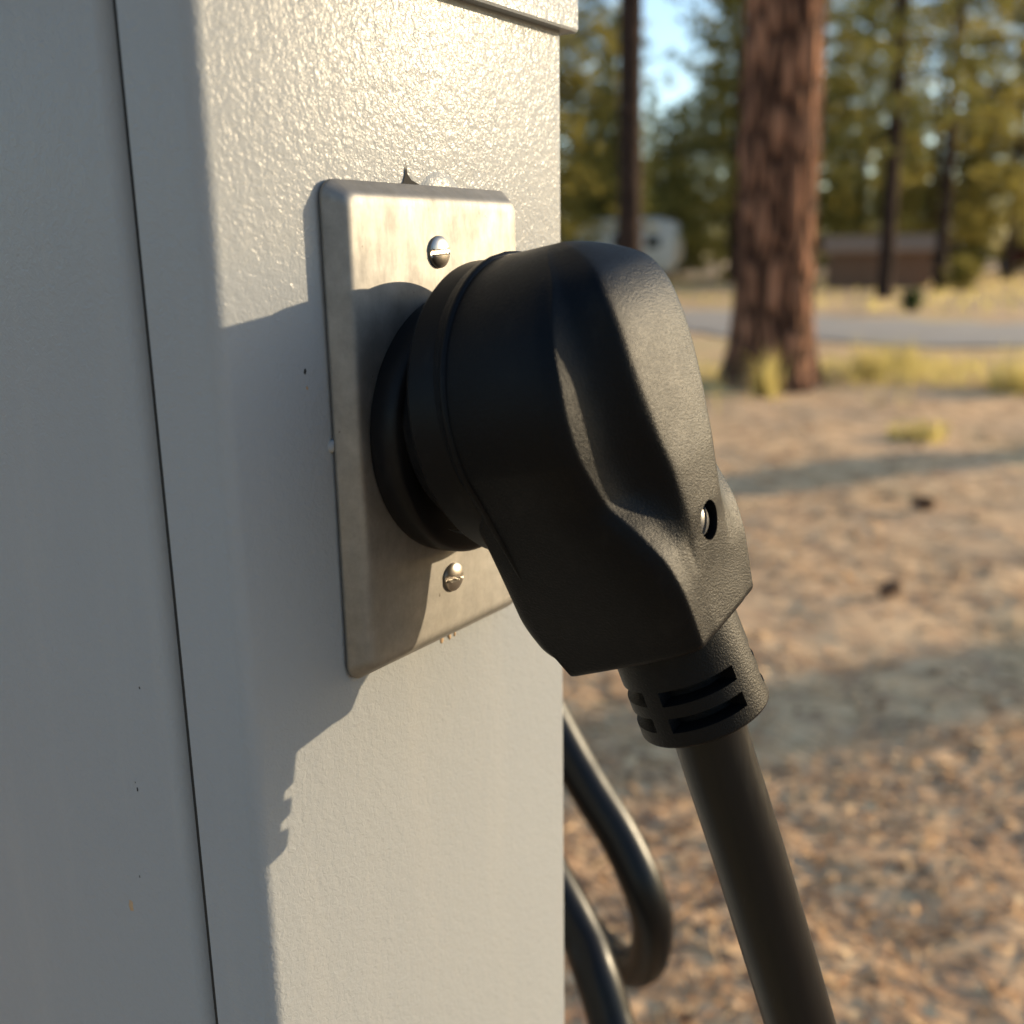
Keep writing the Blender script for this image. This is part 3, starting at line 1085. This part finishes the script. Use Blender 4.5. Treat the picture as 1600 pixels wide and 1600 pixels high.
# tall trunks towards the sun, whose long shadows cross the ground
def sun_side(pt_rf, dist):
    x, y = rf(*pt_rf)
    d = Vector((SUN_VEC.x, SUN_VEC.y)).normalized()
    return (x + d.x * dist, y + d.y * dist, -0.03)


sa = build_tree('pine_tree', sun_side((1.58, 4.50), 13.0), 20, 0.24, 9.0, 2.4, 110, 53, 'leaf_a', 'bark2', r1=0.06)
tag(sa, 'tall bare stemmed pine whose shadow crosses the dirt before the big pine', 'tree')
sb = build_tree('pine_tree', sun_side((0.62, 2.02), 16.0), 20, 0.21, 9.0, 2.4, 110, 59, 'leaf_a', 'bark2', r1=0.06)
tag(sb, 'tall pine whose broad soft shadow crosses the dirt beside the pedestal', 'tree')


# ------------------------------------------------------------------ trailer, shed, cars
def frame(origin, rz):
    c, s = math.cos(rz), math.sin(rz)
    return lambda x, y, z: (origin[0] + c * x - s * y, origin[1] + s * x + c * y, origin[2] + z)


def loft_side(name, profile, half_w, fr, mat, parent, taper=0.06, sharp=30):
    """side outline (x, z) extruded across y with rounded shoulders"""
    n = len(profile)
    cx = sum(p[0] for p in profile) / n; cz = sum(p[1] for p in profile) / n
    V = []
    lv = [(-1, 0.0), (-1, 1 - taper), (-0.9, 1.0), (0.9, 1.0), (1, 1 - taper), (1, 0.0)]
    for y, s in lv:
        V += [fr(cx + (x - cx) * s, y * half_w, cz + (z - cz) * s) for x, z in profile]
    return mesh_obj(name, V, grid_faces(len(lv), n), mat, parent, sharp=sharp)


def boxw(name, fr, x0, x1, y0, y1, z0, z1, mat, parent, bev=0.0):
    bm = bmesh.new()
    bmesh.ops.create_cube(bm, size=1.0)
    for v in bm.verts:
        v.co = Vector((x0 + (v.co.x + .5) * (x1 - x0), y0 + (v.co.y + .5) * (y1 - y0), z0 + (v.co.z + .5) * (z1 - z0)))
    if bev: bmesh.ops.bevel(bm, geom=bm.edges[:], offset=bev, segments=2, profile=.5, affect='EDGES')
    V = [Vector(fr(*v.co)) for v in bm.verts]
    bm.verts.index_update()
    F = [[v.index for v in f.verts] for f in bm.faces]
    bm.free()
    return mesh_obj(name, V, F, mat, parent, sharp=35)


def wheel(fr, x, y, r, w, parent):
    s = 1 if y > 0 else -1
    V, F = lathe_mm([(-w / 2, r * .55), (-w / 2, r * .92), (-w * .35, r), (w * .35, r), (w / 2, r * .92), (w / 2, r * .55)], 28, lambda h, u, v: fr(x + u, y + h, r + v))
    tw = mesh_obj('wheel', V, F, M['tyre'], parent, sharp=35)
    V, F = lathe_mm([(s * w * .5, 0.001), (s * w * .42, r * .2), (s * w * .36, r * .45), (s * w * .45, r * .58)], 20, lambda h, u, v: fr(x + u, y + h, r + v))
    mesh_obj('rim', V, F, M['rim'], tw, sharp=35)


# small rounded camper trailer
ox, oy = rf(4.38, 38.2)
tl = empty('camper_trailer', (ox, oy, 0))
tag(tl, 'small rounded white camper trailer parked behind the slender pine', 'trailer')
cam_rz = math.atan2(RT.y, RT.x)
fr = frame((ox, oy, 0), cam_rz + R(-20))
prof = [(-1.75, 0.5), (-1.8, 0.9), (-1.78, 1.7), (-1.62, 2.08), (-1.2, 2.24), (1.2, 2.26), (1.55, 2.16), (1.76, 1.85), (1.82, 1.3), (1.80, 0.85), (1.5, 0.42)]
loft_side('shell', prof, 1.0, fr, M['white'], tl, 0.1, 45)
boxw('window', fr, -0.35, 0.55, -1.012, -0.985, 1.25, 1.75, M['glass'], tl, 0.01)
boxw('window', fr, 0.85, 1.35, -1.012, -0.97, 1.25, 1.65, M['glass'], tl, 0.01)
d_ = boxw('door', fr, -1.2, -0.6, -1.016, -0.98, 0.55, 1.95, M['white'], tl, 0.01)
boxw('handle', fr, -0.68, -0.63, -1.05, -1.015, 1.15, 1.25, M['rim'], d_)
for y in (-0.93, 0.93): wheel(fr, 0.1, y, 0.33, 0.2, tl)
boxw('tow_bar', fr, -2.9, -1.6, -0.05, 0.05, 0.42, 0.5, M['gasket'], tl)

# low brown shed
ox, oy = rf(10.35, 29.5)
sh_ = empty('wooden_shed', (ox, oy, 0))
tag(sh_, 'low brown wooden shed with a tan roof under the pines', 'shed')
fr = frame((ox, oy, 0), cam_rz + R(-14))
L, D2, HW = 2.6, 1.6, 1.0
for i in range(9):       # board walls, front and right side
    x0 = -L / 2 + i * L / 9
    boxw('board', fr, x0 + .006, x0 + L / 9 - .006, -D2 / 2 - .02, -D2 / 2 + .01, -.05, HW, M['wood'], sh_)
boxw('wall', fr, -L / 2, L / 2, -D2 / 2 + .012, D2 / 2, -.05, HW, M['wood'], sh_)
rp = [(-D2 / 2 - .22, HW - .06), (0, HW + .36), (D2 / 2 + .22, HW - .06), (D2 / 2 + .22, HW), (0, HW + .44), (-D2 / 2 - .22, HW)]
V = [fr(x, y, z) for x in (-L / 2 - .2, L / 2 + .2) for y, z in rp]
n = len(rp)
mesh_obj('roof', V, [(i, (i + 1) % n, n + (i + 1) % n, n + i) for i in range(n)] + [tuple(range(n)), tuple(range(n, 2 * n))], M['roof'], sh_, smooth=False)
gv = [fr(x, y, z) for x in (-L / 2 + .02, L / 2 - .02) for y, z in ((-D2 / 2, HW), (D2 / 2, HW), (0, HW + .34))]
mesh_obj('gable', gv, [(0, 1, 2), (3, 4, 5), (0, 1, 4, 3)], M['wood'], sh_, smooth=False)
dd = boxw('door', fr, -.35, .35, -D2 / 2 - .05, -D2 / 2 - .02, 0, .92, M['wood'], sh_)
boxw('handle', fr, .22, .27, -D2 / 2 - .09, -D2 / 2 - .05, .45, .52, M['gasket'], dd)


def car(name, r_, f_, rz, paint, label):
    ox, oy = rf(r_, f_)
    c = empty(name, (ox, oy, 0))
    tag(c, label, 'car')
    fr = frame((ox, oy, 0), cam_rz + rz)
    low = [(-2.15, .32), (-2.2, .6), (-2.1, .86), (-1.6, .93), (1.0, .95), (1.9, .86), (2.15, .68), (2.18, .4), (2.05, .3)]
    loft_side('body', low, .88, fr, M[paint], c, .05)
    cab = [(-1.75, .92), (-1.5, 1.3), (-1.15, 1.46), (-.2, 1.5), (.35, 1.42), (1.05, .93)]
    loft_side('cabin', cab, .74, fr, M[paint], c, .1)
    for x0, x1 in ((-1.35, -.5), (-.42, .45)):
        boxw('window', fr, x0, x1, -.752, -.735, 1.0, 1.36, M['glass'], c, .005)
    V = [fr(x, y, z) for x, y, z in ((1.09, -.6, .96), (1.09, .6, .96), (.47, .56, 1.41), (.47, -.56, 1.41))]
    mesh_obj('windscreen', V, [(0, 1, 2, 3)], M['glass'], c, smooth=False)
    for x in (-1.35, 1.35):
        for y in (-.8, .8): wheel(fr, x, y, .32, .22, c)
    for y in (-.6, .6): boxw('headlight', fr, 2.10, 2.2, y - .16, y + .16, .58, .7, M['lamp'], c, .02)


car('parked_car', 20.0, 48.5, R(-38), 'carpaint_dark', 'dark parked car glinting under the trees beyond the shed')
car('parked_car', 25.6, 50.5, R(-50), 'carpaint_red', 'dark red parked car under the trees beyond the shed')


# ------------------------------------------------------------------ grass, shrubs, litter
def blades(centers, hts, lean, rg, wd=0.006):
    n = len(centers)
    az = rg.random(n) * 2 * np.pi
    d = np.stack([np.cos(az), np.sin(az), np.zeros(n)], 1)
    s = np.stack([-np.sin(az), np.cos(az), np.zeros(n)], 1)
    H = hts[:, None]
    ln = (lean * rg.random(n))[:, None]
    b0 = centers - s * wd; b1 = centers + s * wd
    up_ = np.array([0, 0, 1.0])
    m = centers + up_ * H * .6 + d * H * ln * .35
    t_ = centers + up_ * H * (1 - ln * .3) + d * H * ln
    V = np.stack([b0, b1, m + s * wd * .8, m - s * wd * .8, t_], 1).reshape(-1, 3)
    base = np.arange(n)[:, None] * 5
    F = np.concatenate([base + np.array([[0, 1, 2]]), base + np.array([[0, 2, 3]]), base + np.array([[3, 2, 4]])])
    return V, F


def tuft(name, r_, f_, rad, ht, nb, label, seed):
    rg = np.random.default_rng(seed)
    x, y = rf(r_, f_)
    nb = int(nb * .6)
    c = np.stack([np.clip(rg.normal(0, rad * .48, nb), -rad * .7, rad * .7), np.clip(rg.normal(0, rad * .48, nb), -rad * .7, rad * .7), np.zeros(nb) - .01], 1)
    V, F = blades(c, ht * rg.uniform(.25, 1.25, nb), 1.0, rg, .005)
    o = fast_obj(name, V, F, M['grass'])
    o.location = (x, y, float(ground_z(x, y)))
    tag(o, label, 'grass tuft')
    return o


tuft('grass_tuft', 1.78, 7.05, .10, .36, 170, 'pale grass tuft against the foot of the big pine trunk', 71)
tuft('grass_tuft', 3.55, 7.1, .24, .30, 420, 'largest yellow grass tuft, out on the dirt short of the road', 72)
tuft('grass_tuft', 2.15, 5.35, .17, .13, 260, 'low yellow green grass tuft in the needles by the long trunk shadow', 73)
tuft('grass_tuft', 2.75, 7.85, .16, .34, 260, 'upright straw coloured grass tuft right beside the big pine', 74)
tuft('grass_tuft', 3.2, 8.4, .18, .28, 260, 'feathery grass tuft at the near edge of the road', 75)

rg = np.random.default_rng(5)
nG = 5200
cr = rg.normal(3.6, 1.7, nG); cf = 8.1 + rg.normal(0, .75, nG) - .10 * (cr - 3)
k = vnoise(cr * 1.4, cf * 1.4, 0, 9) > -0.05
cr, cf = cr[k], cf[k]
X = CAMX + RT.x * cr + FW.x * cf; Y = CAMY + RT.y * cr + FW.y * cf
ok = road_dist(X, Y) > ROAD_HW + .15
X, Y = X[ok], Y[ok]
V1, F1 = blades(np.stack([X, Y, ground_z(X, Y) - .005], 1), rg.uniform(.04, .22, len(X)), .9, rg, .004)
nG = 8000
cr = rg.uniform(-12, 26, nG); cf = rg.uniform(15.5, 40, nG)
k = vnoise(cr * .4, cf * .4, 0, 10) > -0.1
cr, cf = cr[k], cf[k]
X = CAMX + RT.x * cr + FW.x * cf; Y = CAMY + RT.y * cr + FW.y * cf
ok = road_dist(X, Y) > ROAD_HW + .2
X, Y = X[ok], Y[ok]
V2, F2 = blades(np.stack([X, Y, ground_z(X, Y) - .005], 1), rg.uniform(.06, .22, len(X)), .9, rg, .02)
o = fast_obj('dry_grass', np.vstack([V1, V2]), np.vstack([F1, F2 + len(V1)]), M['grass'])
tag(o, 'thin dry yellow grass by the road and under the trees', 'grass', None, 'stuff')


def shrub(name, r_, f_, rad, ht, nl, mat, label, seed, ls=.07):
    rg = np.random.default_rng(seed)
    x, y = rf(r_, f_)
    d = rg.normal(0, 1, (nl, 3)); d /= np.linalg.norm(d, axis=1)[:, None]
    rr = rg.random((nl, 1)) ** .45
    lump = 1 + .35 * vnoise(d[:, 0] * 2.3, d[:, 1] * 2.3, d[:, 2] * 2.3, seed)[:, None]
    C = d * rr * lump * np.array([rad, rad, ht * .5]) + np.array([0, 0, ht * .5])
    u = rg.normal(0, 1, (nl, 3)); u /= np.linalg.norm(u, axis=1)[:, None]
    w = np.cross(u, rg.normal(0, 1, (nl, 3))); w /= np.linalg.norm(w, axis=1)[:, None] + 1e-9
    V = np.stack([C, C + u * ls * .5 + w * ls * .25, C + u * ls, C + u * ls * .5 - w * ls * .25], 1).reshape(-1, 3)
    F = np.arange(len(V)).reshape(-1, 4)
    root = empty(name, (x, y, 0))
    fast_obj('foliage', V, F, M[mat], root)
    sv, sf = [], []
    for k in range(7):
        a = k * .9 + seed
        vv, ff = tube([Vector((0, 0, -.05)), Vector((math.cos(a) * rad * .3, math.sin(a) * rad * .3, ht * .4)), Vector((math.cos(a) * rad * .7, math.sin(a) * rad * .7, ht * .8))], [.02, .014, .006], 5)
        sf += [tuple(i + len(sv) for i in f) for f in ff]
        sv += vv
    me = mesh_obj('stem', [v + root.location for v in sv], sf, M['bark2'], root)
    tag(root, label, 'shrub')


shrub('shrub', 6.65, 17.2, .16, .36, 700, 'leaf_c', 'small round dark green shrub beyond the road', 81)
shrub('shrub', 11.0, 25.4, .42, .85, 1200, 'leaf_y', 'yellow green shrub at the foot of the thin golden pine', 82, .1)
shrub('shrub', 11.2, 20.0, .5, .7, 1100, 'leaf_c', 'wide dark green shrub behind the road, clear of the shed', 83, .1)
shrub('shrub', 3.2, 24.0, .55, .5, 1000, 'leaf_y', 'low yellowish shrub between the trailer and the road', 84, .1)

# pine litter: needles, bark flakes and cone scales lying on the dirt
rg = np.random.default_rng(9)
nL = 90000
rad = 0.55 * (11 / 0.55) ** (rg.random(nL) ** 0.85)
az = rg.uniform(-math.pi * .42, math.pi * .42, nL) + 0.12
cr = rad * np.sin(az); cf = rad * np.cos(az)
X = CAMX + RT.x * cr + FW.x * cf; Y = CAMY + RT.y * cr + FW.y * cf
ok = (road_dist(X, Y) > ROAD_HW) & ~((X < .06) & (X > -.22) & (np.abs(Y) < .11))
dens = vnoise(X * 2.1, Y * 2.1, 0, 15) + .5 * vnoise(X * 6, Y * 6, 0, 16)
ok &= dens > rg.uniform(-1.1, .5, nL)
X, Y, rad = X[ok], Y[ok], rad[ok]
nL = len(X)
C = np.stack([X, Y, ground_z(X, Y) + rg.uniform(.001, .006, nL)], 1)
ph = rg.random(nL) * 2 * np.pi
tl_ = rg.normal(0, .20, nL)
u = np.stack([np.cos(ph) * np.cos(tl_), np.sin(ph) * np.cos(tl_), np.sin(tl_)], 1)
w = np.stack([-np.sin(ph), np.cos(ph), rg.normal(0, .30, nL)], 1)
w /= np.linalg.norm(w, axis=1)[:, None]
flake = rg.random(nL) < .45
Ln = np.where(flake, rg.uniform(.010, .034, nL), rg.uniform(.04, .12, nL))[:, None] * (1 + .05 * rad[:, None])
Wd = np.where(flake, rg.uniform(.006, .02, nL), rg.uniform(.0012, .0030, nL))[:, None] * (1 + .10 * rad[:, None])
nrm = np.cross(u, w)
V = np.stack([C - u * Ln * .5, C - w * Wd * .5 + nrm * .002, C + u * Ln * .5, C + w * Wd * .5 - nrm * .001], 1).reshape(-1, 3)
F = np.arange(len(V)).reshape(-1, 4)
o = fast_obj('pine_litter', V, F, M['litter'])
tag(o, 'fallen pine needles and bark flakes scattered over the dirt', 'litter', None, 'stuff')

# a few pine cones on the dirt
def pine_cone(r_, f_, size, label, seed):
    rgc = random.Random(seed)
    x, y = rf(r_, f_)
    root = empty('pine_cone', (x, y, float(ground_z(x, y)) + size * .42))
    ax = Vector((math.cos(seed), math.sin(seed), .12)).normalized()
    e1 = ax.orthogonal().normalized(); e2 = ax.cross(e1)
    pr = [(-.5, .02), (-.42, .16), (-.2, .27), (.05, .27), (.3, .17), (.5, .03)]
    V = []
    for h, q in pr:
        V += [root.location + (ax * h * 1.3 + (e1 * math.cos(2 * math.pi * k / 12) + e2 * math.sin(2 * math.pi * k / 12)) * q) * size for k in range(12)]
    mesh_obj('core', V, grid_faces(len(pr), 12) + [tuple(range(12)), tuple(range(60, 72))], M['cone'], root)
    V, F = [], []
    for k in range(80):
        h = -.48 + .95 * k / 80
        q = .27 * math.sqrt(max(.05, 1 - (h / .55) ** 2))
        t = k * 2.39996
        rad = e1 * math.cos(t) + e2 * math.sin(t); tan = ax.cross(rad)
        c = root.location + (ax * h * 1.3 + rad * q) * size
        i0 = len(V)
        V += [c - tan * .07 * size, c + tan * .07 * size, c + (rad * .17 + ax * .06 + tan * .05) * size, c + (rad * .17 + ax * .06 - tan * .05) * size]
        F.append((i0, i0 + 1, i0 + 2, i0 + 3))
    mesh_obj('scales', V, F, M['cone'], root, smooth=False)
    tag(root, label, 'pine cone')


pine_cone(1.06, 2.75, .055, 'brown pine cone lying beside the broad soft shadow', 1)
pine_cone(1.55, 3.75, .07, 'pine cone lying just clear of the long trunk shadow', 4)
